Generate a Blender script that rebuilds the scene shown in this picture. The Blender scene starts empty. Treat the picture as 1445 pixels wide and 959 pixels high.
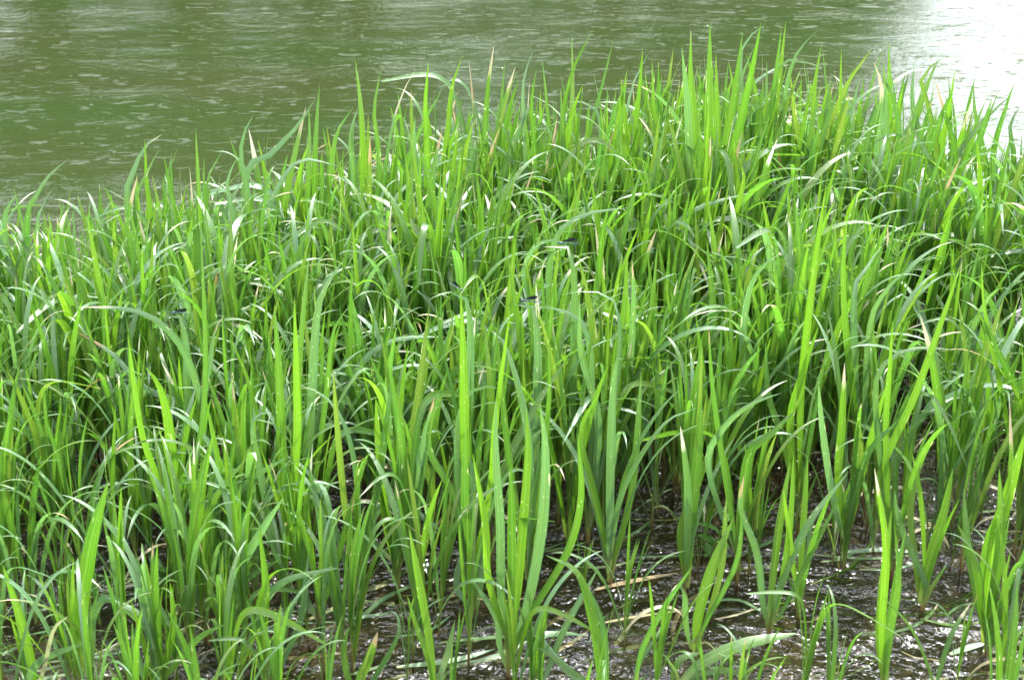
import bpy, math, random
import numpy as np
from mathutils import Vector, Matrix
random.seed(7); rng = np.random.default_rng(11)
S = bpy.context.scene
COL = S.collection
R = math.radians

# ------------------------------------------------------------------ camera
CAM_H = 1.70; PITCH = R(24.3); LENS = 50.0; FPX = 1445*LENS/36.0
cd = bpy.data.cameras.new('camera'); cam = bpy.data.objects.new('camera', cd); COL.objects.link(cam)
cam.location = (0, 0, CAM_H); cam.rotation_euler = (math.pi/2-PITCH, 0, 0)
cd.lens = LENS; cd.sensor_width = 36; cd.clip_start = .05; cd.clip_end = 3000
cd.dof.use_dof = True; cd.dof.focus_distance = 3.6; cd.dof.aperture_fstop = 11.0
S.camera = cam

# ------------------------------------------------------------------ light
SUN_EL, SUN_AZ = 63.0, 20.0            # azimuth from +Y (ahead) towards +X (right)
w = bpy.data.worlds.new('World'); S.world = w; w.use_nodes = True
nt = w.node_tree; nt.nodes.clear()
out = nt.nodes.new('ShaderNodeOutputWorld'); bg = nt.nodes.new('ShaderNodeBackground')
sky = nt.nodes.new('ShaderNodeTexSky'); sky.sky_type = 'NISHITA'; sky.sun_disc = False
sky.sun_elevation = R(SUN_EL); sky.sun_rotation = R(SUN_AZ); sky.air_density = 1.2; sky.dust_density = 1.5
tc = nt.nodes.new('ShaderNodeTexCoord'); nz = nt.nodes.new('ShaderNodeTexNoise')
nz.inputs['Scale'].default_value = 2.3; nz.inputs['Detail'].default_value = 8; nz.inputs['Roughness'].default_value = .55
cr = nt.nodes.new('ShaderNodeValToRGB'); cr.color_ramp.elements[0].position = .36; cr.color_ramp.elements[1].position = .60
mx = nt.nodes.new('ShaderNodeMix'); mx.data_type = 'RGBA'
# thin bright cloud, brighter round the sun behind it
dp = nt.nodes.new('ShaderNodeVectorMath'); dp.operation = 'DOT_PRODUCT'
dp.inputs[1].default_value = (math.sin(R(SUN_AZ))*math.cos(R(SUN_EL)), math.cos(R(SUN_AZ))*math.cos(R(SUN_EL)), math.sin(R(SUN_EL)))
gr = nt.nodes.new('ShaderNodeMapRange'); gr.interpolation_type = 'SMOOTHSTEP'
gr.inputs['From Min'].default_value = .76; gr.inputs['From Max'].default_value = 1.0; gr.inputs['To Min'].default_value = 23; gr.inputs['To Max'].default_value = 100
cc = nt.nodes.new('ShaderNodeVectorMath'); cc.operation = 'SCALE'; cc.inputs[0].default_value = (.96, 1.0, 1.06)
nt.links.new(tc.outputs['Generated'], dp.inputs[0]); nt.links.new(dp.outputs['Value'], gr.inputs['Value'])
nt.links.new(gr.outputs['Result'], cc.inputs['Scale']); nt.links.new(cc.outputs['Vector'], mx.inputs['B'])
nt.links.new(tc.outputs['Generated'], nz.inputs['Vector']); nt.links.new(nz.outputs['Fac'], cr.inputs['Fac'])
nt.links.new(cr.outputs['Color'], mx.inputs['Factor']); nt.links.new(sky.outputs['Color'], mx.inputs['A'])
nt.links.new(mx.outputs['Result'], bg.inputs['Color']); bg.inputs['Strength'].default_value = 0.10
nt.links.new(bg.outputs[0], out.inputs['Surface'])
sl = bpy.data.lights.new('sun', 'SUN'); sun = bpy.data.objects.new('sun', sl); COL.objects.link(sun)
sl.energy = 3.7; sl.angle = R(0.55); sl.color = (1, .96, .89)
sd = Vector((math.sin(R(SUN_AZ))*math.cos(R(SUN_EL)), math.cos(R(SUN_AZ))*math.cos(R(SUN_EL)), math.sin(R(SUN_EL))))
sun.rotation_euler = sd.to_track_quat('Z', 'Y').to_euler()
S.view_settings.view_transform = 'Standard'; S.view_settings.look = 'None'
S.view_settings.exposure = 0.88; S.view_settings.gamma = 1
S.render.engine = 'CYCLES'
S.cycles.max_bounces = 8; S.cycles.transmission_bounces = 6; S.cycles.transparent_max_bounces = 8
S.cycles.sample_clamp_indirect = 6; S.cycles.caustics_reflective = False

# ------------------------------------------------------------------ helpers
def pix_ray(px, py):
    u = (px-722.5)/FPX; v = (479.5-py)/FPX
    return np.array([u, math.cos(PITCH)+v*math.sin(PITCH), -math.sin(PITCH)+v*math.cos(PITCH)])
def on_water(px, py):
    d = pix_ray(px, py); t = CAM_H/-d[2]
    return np.array([d[0]*t, d[1]*t, 0.0])
def at_depth(px, py, Y):
    d = pix_ray(px, py); t = Y/d[1]
    return np.array([d[0]*t, Y, CAM_H+d[2]*t])
def to_pix(p):
    x, y, z = p[0], p[1], p[2]-CAM_H
    f = y*math.cos(PITCH)-z*math.sin(PITCH); up = y*math.sin(PITCH)+z*math.cos(PITCH)
    return 722.5+FPX*x/f, 479.5-FPX*up/f

def tag(o, label=None, cat=None, group=None, kind=None):
    if label: o['label'] = label
    if cat: o['category'] = cat
    if group: o['group'] = group
    if kind: o['kind'] = kind
    return o
def make_mesh(name, V, F, UV=None, mats=(), smooth=True):
    me = bpy.data.meshes.new(name)
    V = np.asarray(V, dtype=np.float32); 
    if isinstance(F, np.ndarray):
        n, k = F.shape
        me.vertices.add(len(V)); me.vertices.foreach_set('co', V.ravel())
        me.loops.add(n*k); me.loops.foreach_set('vertex_index', F.astype(np.int32).ravel())
        me.polygons.add(n); me.polygons.foreach_set('loop_start', np.arange(0, n*k, k, dtype=np.int32))
        me.polygons.foreach_set('loop_total', np.full(n, k, dtype=np.int32))
        if smooth: me.polygons.foreach_set('use_smooth', np.ones(n, dtype=bool))
        me.update(calc_edges=True)
    else:
        me.from_pydata([tuple(map(float, v)) for v in V], [], F)
        if smooth:
            for p in me.polygons: p.use_smooth = True
    if UV is not None:
        uv = me.uv_layers.new(name='UVMap')
        li = np.empty(len(me.loops), dtype=np.int32); me.loops.foreach_get('vertex_index', li)
        uv.data.foreach_set('uv', np.asarray(UV, dtype=np.float32)[li].ravel())
    for m in mats: me.materials.append(m)
    return me
def obj(name, me, parent=None, loc=None):
    o = bpy.data.objects.new(name, me); COL.objects.link(o)
    if parent is not None: o.parent = parent
    if loc is not None: o.location = loc
    return o
def empty(name, loc):
    o = bpy.data.objects.new(name, None); COL.objects.link(o); o.location = loc; o.empty_display_size = .05
    return o

class NT:
    def __init__(s, name):
        s.m = bpy.data.materials.new(name); s.m.use_nodes = True; s.t = s.m.node_tree; s.t.nodes.clear()
    def n(s, typ, **kw):
        nd = s.t.nodes.new('ShaderNode'+typ)
        for k, v in kw.items():
            if k.startswith('_'): setattr(nd, k[1:], v)
            else:
                key = k.replace('__', ' ')
                s.set(nd, int(key[1:]) if key[0] == 'i' and key[1:].isdigit() else key, v)
        return nd
    def set(s, nd, key, v):
        if isinstance(v, tuple) and len(v) == 2 and hasattr(v[0], 'outputs'): s.t.links.new(v[0].outputs[v[1]], nd.inputs[key])
        elif hasattr(v, 'outputs'): s.t.links.new(v.outputs[0], nd.inputs[key])
        else: nd.inputs[key].default_value = v
    def math(s, op, a, b=0.0, c=None, clamp=False):
        nd = s.t.nodes.new('ShaderNodeMath'); nd.operation = op; nd.use_clamp = clamp
        s.set(nd, 0, a); s.set(nd, 1, b)
        if c is not None: s.set(nd, 2, c)
        return nd
    def mix(s, f, a, b):
        nd = s.t.nodes.new('ShaderNodeMix'); nd.data_type = 'RGBA'
        s.set(nd, 'Factor', f); s.set(nd, 'A', a); s.set(nd, 'B', b)
        return (nd, 'Result')
    def ramp(s, f, stops, interp='LINEAR'):
        nd = s.t.nodes.new('ShaderNodeValToRGB'); e = nd.color_ramp.elements; nd.color_ramp.interpolation = interp
        while len(e) < len(stops): e.new(.5)
        for i, (p, c) in enumerate(stops):
            e[i].position = p; e[i].color = (c, c, c, 1) if isinstance(c, (int, float)) else (*c, 1)
        s.set(nd, 0, f); return nd
    def step(s, x, a, b):
        nd = s.t.nodes.new('ShaderNodeMapRange'); nd.interpolation_type = 'SMOOTHSTEP'
        s.set(nd, 'Value', x); s.set(nd, 'From Min', a); s.set(nd, 'From Max', b); return nd
    def out(s, sh):
        o = s.t.nodes.new('ShaderNodeOutputMaterial'); s.set(o, 'Surface', sh); return s.m

# ------------------------------------------------------------------ materials
def leaf_material(name, stops, trans=.44, dead=0.0, rough=.34, pale=.5, spec=.62):
    N = NT(name)
    g = N.n('NewGeometry'); oi = N.n('ObjectInfo'); uv = N.n('UVMap')
    r = N.math('FRACT', N.math('ADD', (g, 'Random Per Island'), (oi, 'Random')))
    r2 = N.math('FRACT', N.math('MULTIPLY', r, 17.31)); r3 = N.math('FRACT', N.math('MULTIPLY', r, 53.7))
    sp = N.n('SeparateXYZ', Vector=uv); u, v = (sp, 'X'), (sp, 'Y')
    seed = N.math('MULTIPLY', r, 91.0)
    def cvec(su, sv):
        c = N.n('CombineXYZ'); N.set(c, 'X', N.math('MULTIPLY', u, su)); N.set(c, 'Y', N.math('MULTIPLY', v, sv)); N.set(c, 'Z', seed); return c
    vein = N.n('TexNoise', Vector=cvec(16, .7), Scale=1.0, Detail=2.0)
    broad = N.n('TexNoise', Vector=cvec(1.2, 4.5), Scale=1.0, Detail=3.0)
    speck = N.n('TexNoise', Vector=cvec(5, 55), Scale=1.0, Detail=2.0)
    fleck = N.n('TexNoise', Vector=cvec(2.6, 13), Scale=1.0, Detail=3.5)
    base = N.ramp(r, stops)
    base = N.mix(N.ramp((broad, 0), [(.35, 0.0), (.75, .5)]), (base, 0), (.110, .175, .024, 1))
    vr = N.ramp((vein, 0), [(.3, .72), (.7, 1.18)])
    ml = N.n('MixRGB', _blend_type='MULTIPLY', Fac=1.0, Color1=base, Color2=(vr, 0))
    # paler midrib
    mid = N.step(N.math('ABSOLUTE', N.math('SUBTRACT', u, .5)), .07, .02)
    c = N.mix(N.math('MULTIPLY', mid, .35), (ml, 0), (.20, .33, .08, 1))
    # yellow-white sheath at the very base
    c = N.mix(N.math('MULTIPLY', N.step(v, .16, .0), .6), c, (.26, .27, .09, 1))
    # withered tip
    tipa = N.math('SUBTRACT', 1.03, N.math('MULTIPLY', N.step(r2, .86, 1.0), .22))
    tv = N.math('ADD', v, N.math('MULTIPLY', N.math('SUBTRACT', (fleck, 0), .5), .12))
    tip = N.step(tv, tipa, N.math('ADD', tipa, .05))
    tcol = N.ramp(r3, [(0, (.55, .52, .36)), (.35, (.42, .30, .15)), (.6, (.66, .66, .52)), (.9, (.60, .52, .36)), (1, (.32, .17, .07))])
    # insect-eaten pale flecks and edges
    edge = N.math('ABSOLUTE', N.math('SUBTRACT', u, .5))
    fl = N.step(N.math('ADD', (fleck, 0), N.math('MULTIPLY', edge, .16)), N.math('SUBTRACT', .78, N.math('MULTIPLY', r3, .10)), .80)
    fl2 = N.step((speck, 0), .70, .735)
    flk = N.math('MULTIPLY', N.math('MAXIMUM', fl, fl2), N.step(v, .30, .6), clamp=True)
    c = N.mix(N.math('MULTIPLY', flk, pale+.35, clamp=True), c, (.62, .64, .47, 1))
    c = N.mix(tip, c, (tcol, 0))
    if dead: c = N.mix(dead, c, (tcol, 0))
    tr = N.n('MixRGB', _blend_type='MULTIPLY', Fac=1.0, Color1=c, Color2=N.mix(tip, (1.75, 1.95, 1.0, 1), (1.05, 1.0, .95, 1)))
    bmp = N.n('Bump', Strength=.35, Distance=.002, Height=(vein, 0))
    pb = N.n('BsdfPrincipled', Base__Color=c, Roughness=rough, Normal=bmp, IOR=1.5, Specular__IOR__Level=spec, Coat__Weight=.42, Coat__Roughness=.33, Coat__IOR=1.6)
    ts = N.n('BsdfTranslucent', Color=tr)
    ms = N.n('MixShader', Fac=trans, i1=pb, i2=ts)
    return N.out(ms)
M_LEAF = leaf_material('reed_leaf', [(0, (0.049, 0.131, 0.017)), (.25, (0.073, 0.182, 0.020)), (.5, (0.063, 0.161, 0.041)), (.72, (0.090, 0.204, 0.017)), (.84, (0.126, 0.180, 0.037)), (.9, (0.126, 0.242, 0.017)), (1, (0.054, 0.144, 0.020))])
M_BRIGHT = leaf_material('reed_leaf_young', [(0, (0.076, 0.191, 0.017)), (.5, (0.117, 0.237, 0.018)), (1, (0.086, 0.204, 0.020))], trans=.50, pale=.2)
M_PALE_SHEEN = leaf_material('reed_leaf_bluish_sheen', [(0, (.098, .205, .088)), (.5, (.125, .240, .115)), (1, (.090, .195, .066))], trans=.35, rough=.30)  # bluish leaf colour, made paler to paint in the sheen of bent blades
M_DEAD = leaf_material('reed_leaf_withered', [(0, (.20, .15, .06)), (1, (.14, .14, .04))], trans=.25, dead=.5, rough=.6)
def simple(name, col, rough=.5, noise=None, trans=0, spec=.5):
    N = NT(name)
    if noise:
        tcn = N.n('TexCoord'); nz = N.n('TexNoise', Vector=(tcn, 'Object'), Scale=noise[0], Detail=4.0)
        c = N.mix(N.ramp((nz, 0), [(.35, 0.), (.65, 1.)]), (*col, 1), (*noise[1], 1))
    else: c = (*col, 1)
    pb = N.n('BsdfPrincipled', Base__Color=c, Roughness=rough, Specular__IOR__Level=spec)
    if trans:
        ts = N.n('BsdfTranslucent', Color=c); pb = N.n('MixShader', Fac=trans, i1=pb, i2=ts)
    return N.out(pb)
def stem_material():
    N = NT('reed_stem'); g = N.n('NewGeometry'); oi = N.n('ObjectInfo'); uv = N.n('UVMap'); sp = N.n('SeparateXYZ', Vector=uv)
    r = N.math('FRACT', N.math('ADD', (g, 'Random Per Island'), (oi, 'Random')))
    f = N.math('ADD', (sp, 'Y'), N.math('MULTIPLY', r, .25))
    c = N.ramp(f, [(.18, (.060, .035, .015)), (.42, (.16, .10, .035)), (.62, (.17, .21, .045)), (1, (.11, .23, .03))])
    nz = N.n('TexNoise', Vector=(N.n('TexCoord'), 'Object'), Scale=60.0)
    c2 = N.n('MixRGB', _blend_type='MULTIPLY', Fac=.6, Color1=c, Color2=N.ramp((nz, 0), [(.3, .5), (.7, 1.2)]))
    return N.out(N.n('BsdfPrincipled', Base__Color=c2, Roughness=.4))
M_STEM = stem_material()

def water_material():
    N = NT('river_water'); g = N.n('NewGeometry'); sp = N.n('SeparateXYZ', Vector=(g, 'Position'))
    def noise(sx, sy, scale, det, dist=0.0, off=0.0):
        mp = N.n('Mapping', Vector=(g, 'Position')); mp.inputs['Scale'].default_value = (sx, sy, 1); mp.inputs['Location'].default_value = (off, off, 0)
        return N.n('TexNoise', Vector=mp, Scale=scale, Detail=det, Distortion=dist, Roughness=.55)
    a = noise(1.15, 1.4, 5.5, 3, .8); b = noise(1.3, 1.4, 15, 3, 1.2, 3.1); c = noise(1, 1.2, 42, 2, 1.0, 9.)
    patch = noise(.6, 1.4, 1.7, 6, .5, 2.3); gl_ = noise(.8, 1.6, 11, 6, 1.0, 7.7); gm = noise(.5, 1.2, .75, 5, .3, 1.9)
    pr = N.ramp((patch, 0), [(.36, .6), (.48, 1.0), (.58, 1.8), (.70, 3.2)])
    h = N.math('ADD', N.math('MULTIPLY', (a, 0), 2.6), N.math('ADD', N.math('MULTIPLY', (b, 0), 1.2), N.math('MULTIPLY', (c, 0), N.math('ADD', .12, N.math('MULTIPLY', N.step((sp, 'Y'), 3.4, 5.2), .62)))))
    h = N.math('MULTIPLY', h, pr)
    # breaking wavelets that flash the sky here and there out on the river
    wl = N.math('MULTIPLY', N.ramp((gl_, 0), [(.60, 0.), (.74, 1.)]), N.ramp((gm, 0), [(.44, .10), (.62, 1.)]))
    h = N.math('ADD', h, N.math('MULTIPLY', N.math('MULTIPLY', wl, 28.0), N.step((sp, 'Y'), 3.2, 4.6)))
    far = N.step((sp, 'Y'), 3.6, 5.6)
    # calmer, longer ripples out in the river
    mid_ = N.step((sp, 'Y'), 2.4, 3.8)
    st = N.math('SUBTRACT', .0125, N.math('ADD', N.math('MULTIPLY', mid_, .0065), N.math('MULTIPLY', far, .0053)))
    bmp = N.n('Bump', Strength=1.0, Height=h); N.set(bmp, 'Distance', st)
    fr = N.n('Fresnel', IOR=1.45, Normal=bmp)
    gl = N.n('BsdfGlossy', Color=(1, 1, 1, 1), Normal=bmp); N.set(gl, 'Roughness', N.math('SUBTRACT', .085, N.math('MULTIPLY', N.step((sp, 'Y'), 2.6, 4.2), .07)))
    tp = N.n('BsdfTransparent', Color=(.80, .76, .60, 1))
    big = noise(.5, 1.4, .9, 2, 0, 12.)
    oc = N.mix(N.ramp((big, 0), [(.35, 0.), (.65, 1.)]), (.028, .047, .013, 1), (.033, .044, .014, 1))
    df = N.n('BsdfDiffuse', Color=oc)
    turb = N.math('ADD', N.math('MULTIPLY', N.step((sp, 'Y'), 3.0, 5.2), .80), .05)
    body = N.n('MixShader', Fac=turb, i1=tp, i2=df)
    return N.out(N.n('MixShader', Fac=fr, i1=body, i2=gl))
M_WATER = water_material()
def bed_material():
    N = NT('river_bed'); g = N.n('NewGeometry'); sp = N.n('SeparateXYZ', Vector=(g, 'Position'))
    a = N.n('TexNoise', Vector=(g, 'Position'), Scale=5.0, Detail=8.0); b = N.n('TexNoise', Vector=(g, 'Position'), Scale=60.0, Detail=4.0)
    mud = N.ramp((a, 0), [(.3, (.014, .011, .007)), (.5, (.030, .022, .012)), (.7, (.065, .048, .024))])
    mud = N.n('MixRGB', _blend_type='MULTIPLY', Fac=.6, Color1=mud, Color2=N.ramp((b, 0), [(.3, .5), (.7, 1.4)]))
    grass = N.ramp((a, 0), [(.3, (.05, .09, .02)), (.7, (.09, .14, .03))])
    c = N.mix(N.step((sp, 'Z'), .0, .12), (mud, 0), (grass, 0))
    bmp = N.n('Bump', Strength=.6, Distance=.02, Height=(b, 0))
    return N.out(N.n('BsdfPrincipled', Base__Color=c, Roughness=.8, Normal=bmp))
M_BED = bed_material()
M_BARK = simple('bark', (.10, .075, .05), .9, (6, (.18, .15, .11)))
M_CROWN = simple('tree_foliage', (.045, .10, .018), .5, (.5, (.10, .17, .03)), trans=.35)

# ------------------------------------------------------------------ the setting
def strip_axis(vals): return np.array(vals, dtype=float)
xs = np.concatenate([np.linspace(-700, -60, 9), np.linspace(-40, -4, 10), np.linspace(-3, 3, 41), np.linspace(4, 40, 10), np.linspace(60, 700, 9)])
ys = np.concatenate([np.linspace(-500, -6, 8), np.linspace(-4, 6, 61), np.linspace(7, 30, 20), np.linspace(31, 45, 12), np.linspace(55, 900, 12)])
def bed_z(x, y):
    z = np.interp(y, [-500, -6, -.3, .55, 1.25, 2.2, 4.6, 8, 20, 31, 34.5, 38, 60, 900], [3, .9, .16, .10, -.09, -.12, -.15, -.9, -1.3, -.8, .1, .9, 2.2, 9])
    return z + .02*np.sin(x*3.1+y*1.7)*np.cos(y*2.3-x) + .012*np.sin(x*9.+y*7)
X, Y = np.meshgrid(xs, ys); Z = bed_z(X, Y)
V = np.stack([X, Y, Z], -1).reshape(-1, 3); nx, ny = len(xs), len(ys)
idx = np.arange(nx*ny).reshape(ny, nx)
Fg = np.stack([idx[:-1, :-1], idx[:-1, 1:], idx[1:, 1:], idx[1:, :-1]], -1).reshape(-1, 4)
tag(obj('ground', make_mesh('ground', V, Fg, mats=[M_BED])), 'dark muddy river bed under shallow water rising to grassy banks', kind='structure')
wv = [(-700, .2, 0), (700, .2, 0), (700, 37, 0), (-700, 37, 0)]
tag(obj('river_water', make_mesh('river_water', wv, [(0, 1, 2, 3)], mats=[M_WATER], smooth=False)), 'rippling olive green river water with white sky glints', kind='structure')

# ------------------------------------------------------------------ leaf builder
def catmull(P, n):
    P = np.asarray(P, float); P = np.vstack([2*P[0]-P[1], P, 2*P[-1]-P[-2]])
    out_ = []
    segs = len(P)-3
    for k in range(segs):
        p0, p1, p2, p3 = P[k:k+4]
        for t in np.linspace(0, 1, 12, endpoint=(k == segs-1)):
            out_.append(.5*((2*p1)+(-p0+p2)*t+(2*p0-5*p1+4*p2-p3)*t*t+(-p0+3*p1-3*p2+p3)*t**3))
    Q = np.array(out_); d = np.r_[0, np.cumsum(np.linalg.norm(np.diff(Q, axis=0), axis=1))]
    s = np.linspace(0, d[-1], n); return np.stack([np.interp(s, d, Q[:, i]) for i in range(3)], -1)
def profile(s, kind=0):
    if kind == 1:   # torn, blunt end
        return np.interp(s, [0, .08, .3, .7, .93, 1], [.50, .65, .95, 1, .8, .35])
    return np.interp(s, [0, .08, .3, .6, .8, .92, 1], [.45, .60, .95, 1.0, .74, .38, .015])
def ribbon(P, width, side, fold=.14, kind=0, s=None):
    n = len(P); s = np.linspace(0, 1, n) if s is None else s; T = np.gradient(P, axis=0); T /= np.linalg.norm(T, axis=1)[:, None]+1e-9
    side = side-(side*T).sum(1)[:, None]*T; side /= np.linalg.norm(side, axis=1)[:, None]+1e-9
    nor = np.cross(T, side); w = (profile(s, kind)*width*.5)[:, None]
    L = P+side*w; Rr = P-side*w; Mid = P-nor*w*fold*2
    V = np.stack([L, Mid, Rr], 1).reshape(-1, 3)
    UV = np.stack([np.tile([0, .5, 1], n), np.repeat(s, 3)], -1)
    i = np.arange(n-1)*3
    F = np.concatenate([np.stack([i, i+1, i+4, i+3], -1), np.stack([i+1, i+2, i+5, i+4], -1)])
    return V, F, UV
def generic_spine(th0, bend, power, kink=None, n=10):
    f = np.linspace(0, 1, 400); th = th0+bend*f**power
    if kink: th = th+kink[1]*(1/(1+np.exp(-(f-kink[0])*30)))
    c = np.cumsum(np.r_[0, np.abs(np.diff(th))])+f*.8; s = np.interp(np.linspace(0, c[-1], n), c, f)   # more points where it bends
    dx, dz = np.sin(th), np.cos(th); ds = 1/399
    x = np.r_[0, np.cumsum((dx[1:]+dx[:-1])/2*ds)]; z = np.r_[0, np.cumsum((dz[1:]+dz[:-1])/2*ds)]
    return np.stack([np.interp(s, f, x), np.zeros(n), np.interp(s, f, z)], -1), s
def generic_leaf(th0, bend, power, ratio, tw0, tw1, kink=None, kind=0, n=10, sway=0):
    P, s = generic_spine(th0, bend, power, kink, n)
    P[:, 1] += sway*s**2
    T = np.gradient(P, axis=0); T /= np.linalg.norm(T, axis=1)[:, None]
    Yv = np.tile([0., 1, 0], (n, 1)); B = np.cross(T, Yv)
    tw = tw0+(tw1-tw0)*s
    side = Yv*np.cos(tw)[:, None]+B*np.sin(tw)[:, None]
    return ribbon(P, ratio, side, kind=kind, s=s)
# library of shared leaf shapes: upright, leaning, arching, folded
LIB = {'up': [], 'lean': [], 'arch': [], 'fold': []}
MATS = [M_LEAF, M_BRIGHT, M_PALE_SHEEN, M_DEAD]
for cls, cnt in (('up', 34), ('lean', 30), ('arch', 30), ('fold', 14)):
    for k in range(cnt):
        tw0 = random.uniform(-1.3, 1.3); tw1 = tw0+random.uniform(-.9, .9)
        if cls == 'up': a = generic_leaf(random.uniform(0, .14), random.uniform(0, .35), random.uniform(1.2, 2.5), random.uniform(.026, .040), tw0, tw1, sway=random.uniform(-.05, .05))
        elif cls == 'lean': a = generic_leaf(random.uniform(.08, .32), random.uniform(.3, 1.0), random.uniform(1.3, 2.6), random.uniform(.026, .040), tw0*.7, tw1*.7, sway=random.uniform(-.1, .1))
        elif cls == 'arch': a = generic_leaf(random.uniform(.05, .4), random.uniform(1.2, 2.1), random.uniform(2.6, 6), random.uniform(.025, .038), tw0*.3, tw1*.3, n=13, sway=random.uniform(-.1, .1))
        else: a = generic_leaf(random.uniform(.05, .3), random.uniform(.1, .5), 1.5, random.uniform(.018, .032), tw0*.6, tw1*.6, kink=(random.uniform(.62, .9), random.uniform(1.2, 2.4)), kind=random.choice([0, 1]), n=14)
        mi = {'up': random.choice([0, 0, 0, 1]), 'lean': random.choice([0, 0, 0, 1, 2, 2]), 'arch': random.choice([0, 0, 2, 2]), 'fold': random.choice([0, 0, 0, 0, 2, 2])}[cls]
        LIB[cls].append(dict(V=a[0], F=a[1], UV=a[2], top=a[0][:, 2].max(), mat=mi, me=None))
LIB['dead'] = []
for k in range(8):
    a = generic_leaf(random.uniform(.3, .9), random.uniform(1.2, 2.4), random.uniform(.8, 1.6), random.uniform(.035, .06), random.uniform(-.6, .6), random.uniform(-1.5, 1.5), kind=random.choice([0, 1]), n=12)
    LIB['dead'].append(dict(V=a[0], F=a[1], UV=a[2], top=1, mat=3, me=None))
def lib_mesh(e):
    if e['me'] is None: e['me'] = make_mesh('leaf', e['V'], e['F'], e['UV'], [MATS[e['mat']]])
    return e['me']
def tube(P, rad, k=6):
    P = np.asarray(P, float); n = len(P); a = np.arange(k)/k*2*math.pi
    V = np.concatenate([p+np.stack([np.cos(a)*r, np.sin(a)*r*.7, 0*a], -1) for p, r in zip(P, rad)])
    F = [[i*k+j, i*k+(j+1) % k, (i+1)*k+(j+1) % k, (i+1)*k+j] for i in range(n-1) for j in range(k)]
    UV = np.stack([np.tile(np.arange(k)/k, n), np.repeat(np.linspace(0, 1, n), k)], -1)
    return V, np.array(F), UV
STEMS = []
for k in range(14):
    lx, ly = random.uniform(-.1, .16), random.uniform(-.1, .1)
    P = [(lx*t*t, ly*t*t, t*1.25-.25) for t in (0, .3, .6, 1)]
    v = tube(P, [.021, .019, .016, .006])
    STEMS.append(dict(V=v[0], F=v[1], UV=v[2], mat=0, me=None, lean=(lx, ly)))
def stem_mesh(e):
    if e['me'] is None: e['me'] = make_mesh('stem', e['V'], e['F'], e['UV'], [M_STEM])
    return e['me']
def shoot(H, nleaf, archy=.3, lean=.25):
    """a recipe: list of (library entry, location, rotation z, tilt, scale) for one reed shoot; base at z=0"""
    hs = H*random.uniform(.26, .46); st = random.choice(STEMS); spec = [('stem', st, (0, 0, 0), random.uniform(0, 6.28), hs)]
    phi = random.gauss(0, .9)+random.choice([0, math.pi]); rz0 = spec[0][3]
    for i in range(nleaf):
        f = i/(max(1, nleaf-1)); za = hs*(.04+.86*f)
        q = random.random()
        cls = 'fold' if q < .045 else ('arch' if q < .045+archy*(1.15-.7*f) else ('lean' if q < .52-.25*f else 'up'))
        e = random.choice(LIB[cls])
        L = (H-za)*random.uniform(.74, 1.04)/max(e['top'], .84)*(.88 if cls == 'arch' else 1)
        az = phi+(i % 2)*math.pi+random.gauss(0, .5)
        if random.random() < lean: az = random.gauss(0.0, .6)        # wind from the left
        u = (za/hs*.8+.2)**2*hs; lx = st['lean'][0]*u; ly = st['lean'][1]*u
        px_ = lx*math.cos(rz0)-ly*math.sin(rz0); py_ = lx*math.sin(rz0)+ly*math.cos(rz0)
        spec.append(('leaf', e, (px_, py_, za), az, L))
    if random.random() < .22:        # a dead leaf hanging low on the stem
        e = random.choice(LIB['dead']); spec.append(('leaf', e, (0, 0, hs*random.uniform(.1, .5)), random.uniform(0, 6.28), random.uniform(.10, .22)))
    return spec
def build_plant(spec, loc, name='reed_plant'):
    root = empty(name, loc)
    for kind, e, p, az, sc in spec:
        o = obj(kind, stem_mesh(e) if kind == 'stem' else lib_mesh(e), root, p)
        o.rotation_euler = (0, 0, az)
        o.scale = (min(sc, .3), min(sc, .3), sc) if kind == 'stem' else (sc,)*3
    return root
class Heap:
    def __init__(s): s.V = []; s.F = []; s.UV = []; s.M = []; s.n = 0
    def add(s, V, F, UV, mat):
        s.V.append(V); s.F.append(F+s.n); s.UV.append(UV); s.M.append(np.full(len(F), mat)); s.n += len(V)
    def spec(s, spec, loc):
        for kind, e, p, az, sc in spec:
            scv = np.array([min(sc, .3), min(sc, .3), sc]) if kind == 'stem' else np.array([sc]*3)
            V = e['V']*scv; c, n_ = math.cos(az), math.sin(az)
            V = np.stack([V[:, 0]*c-V[:, 1]*n_, V[:, 0]*n_+V[:, 1]*c, V[:, 2]], -1)+np.array(p)+np.array(loc)
            s.add(V, e['F'], e['UV'], 4 if kind == 'stem' else e['mat'])
    def build(s, name, mats):
        me = make_mesh(name, np.concatenate(s.V), np.concatenate(s.F), np.concatenate(s.UV), mats)
        me.polygons.foreach_set('material_index', np.concatenate(s.M).astype(np.int32)); me.update()
        return obj(name, me)

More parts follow.
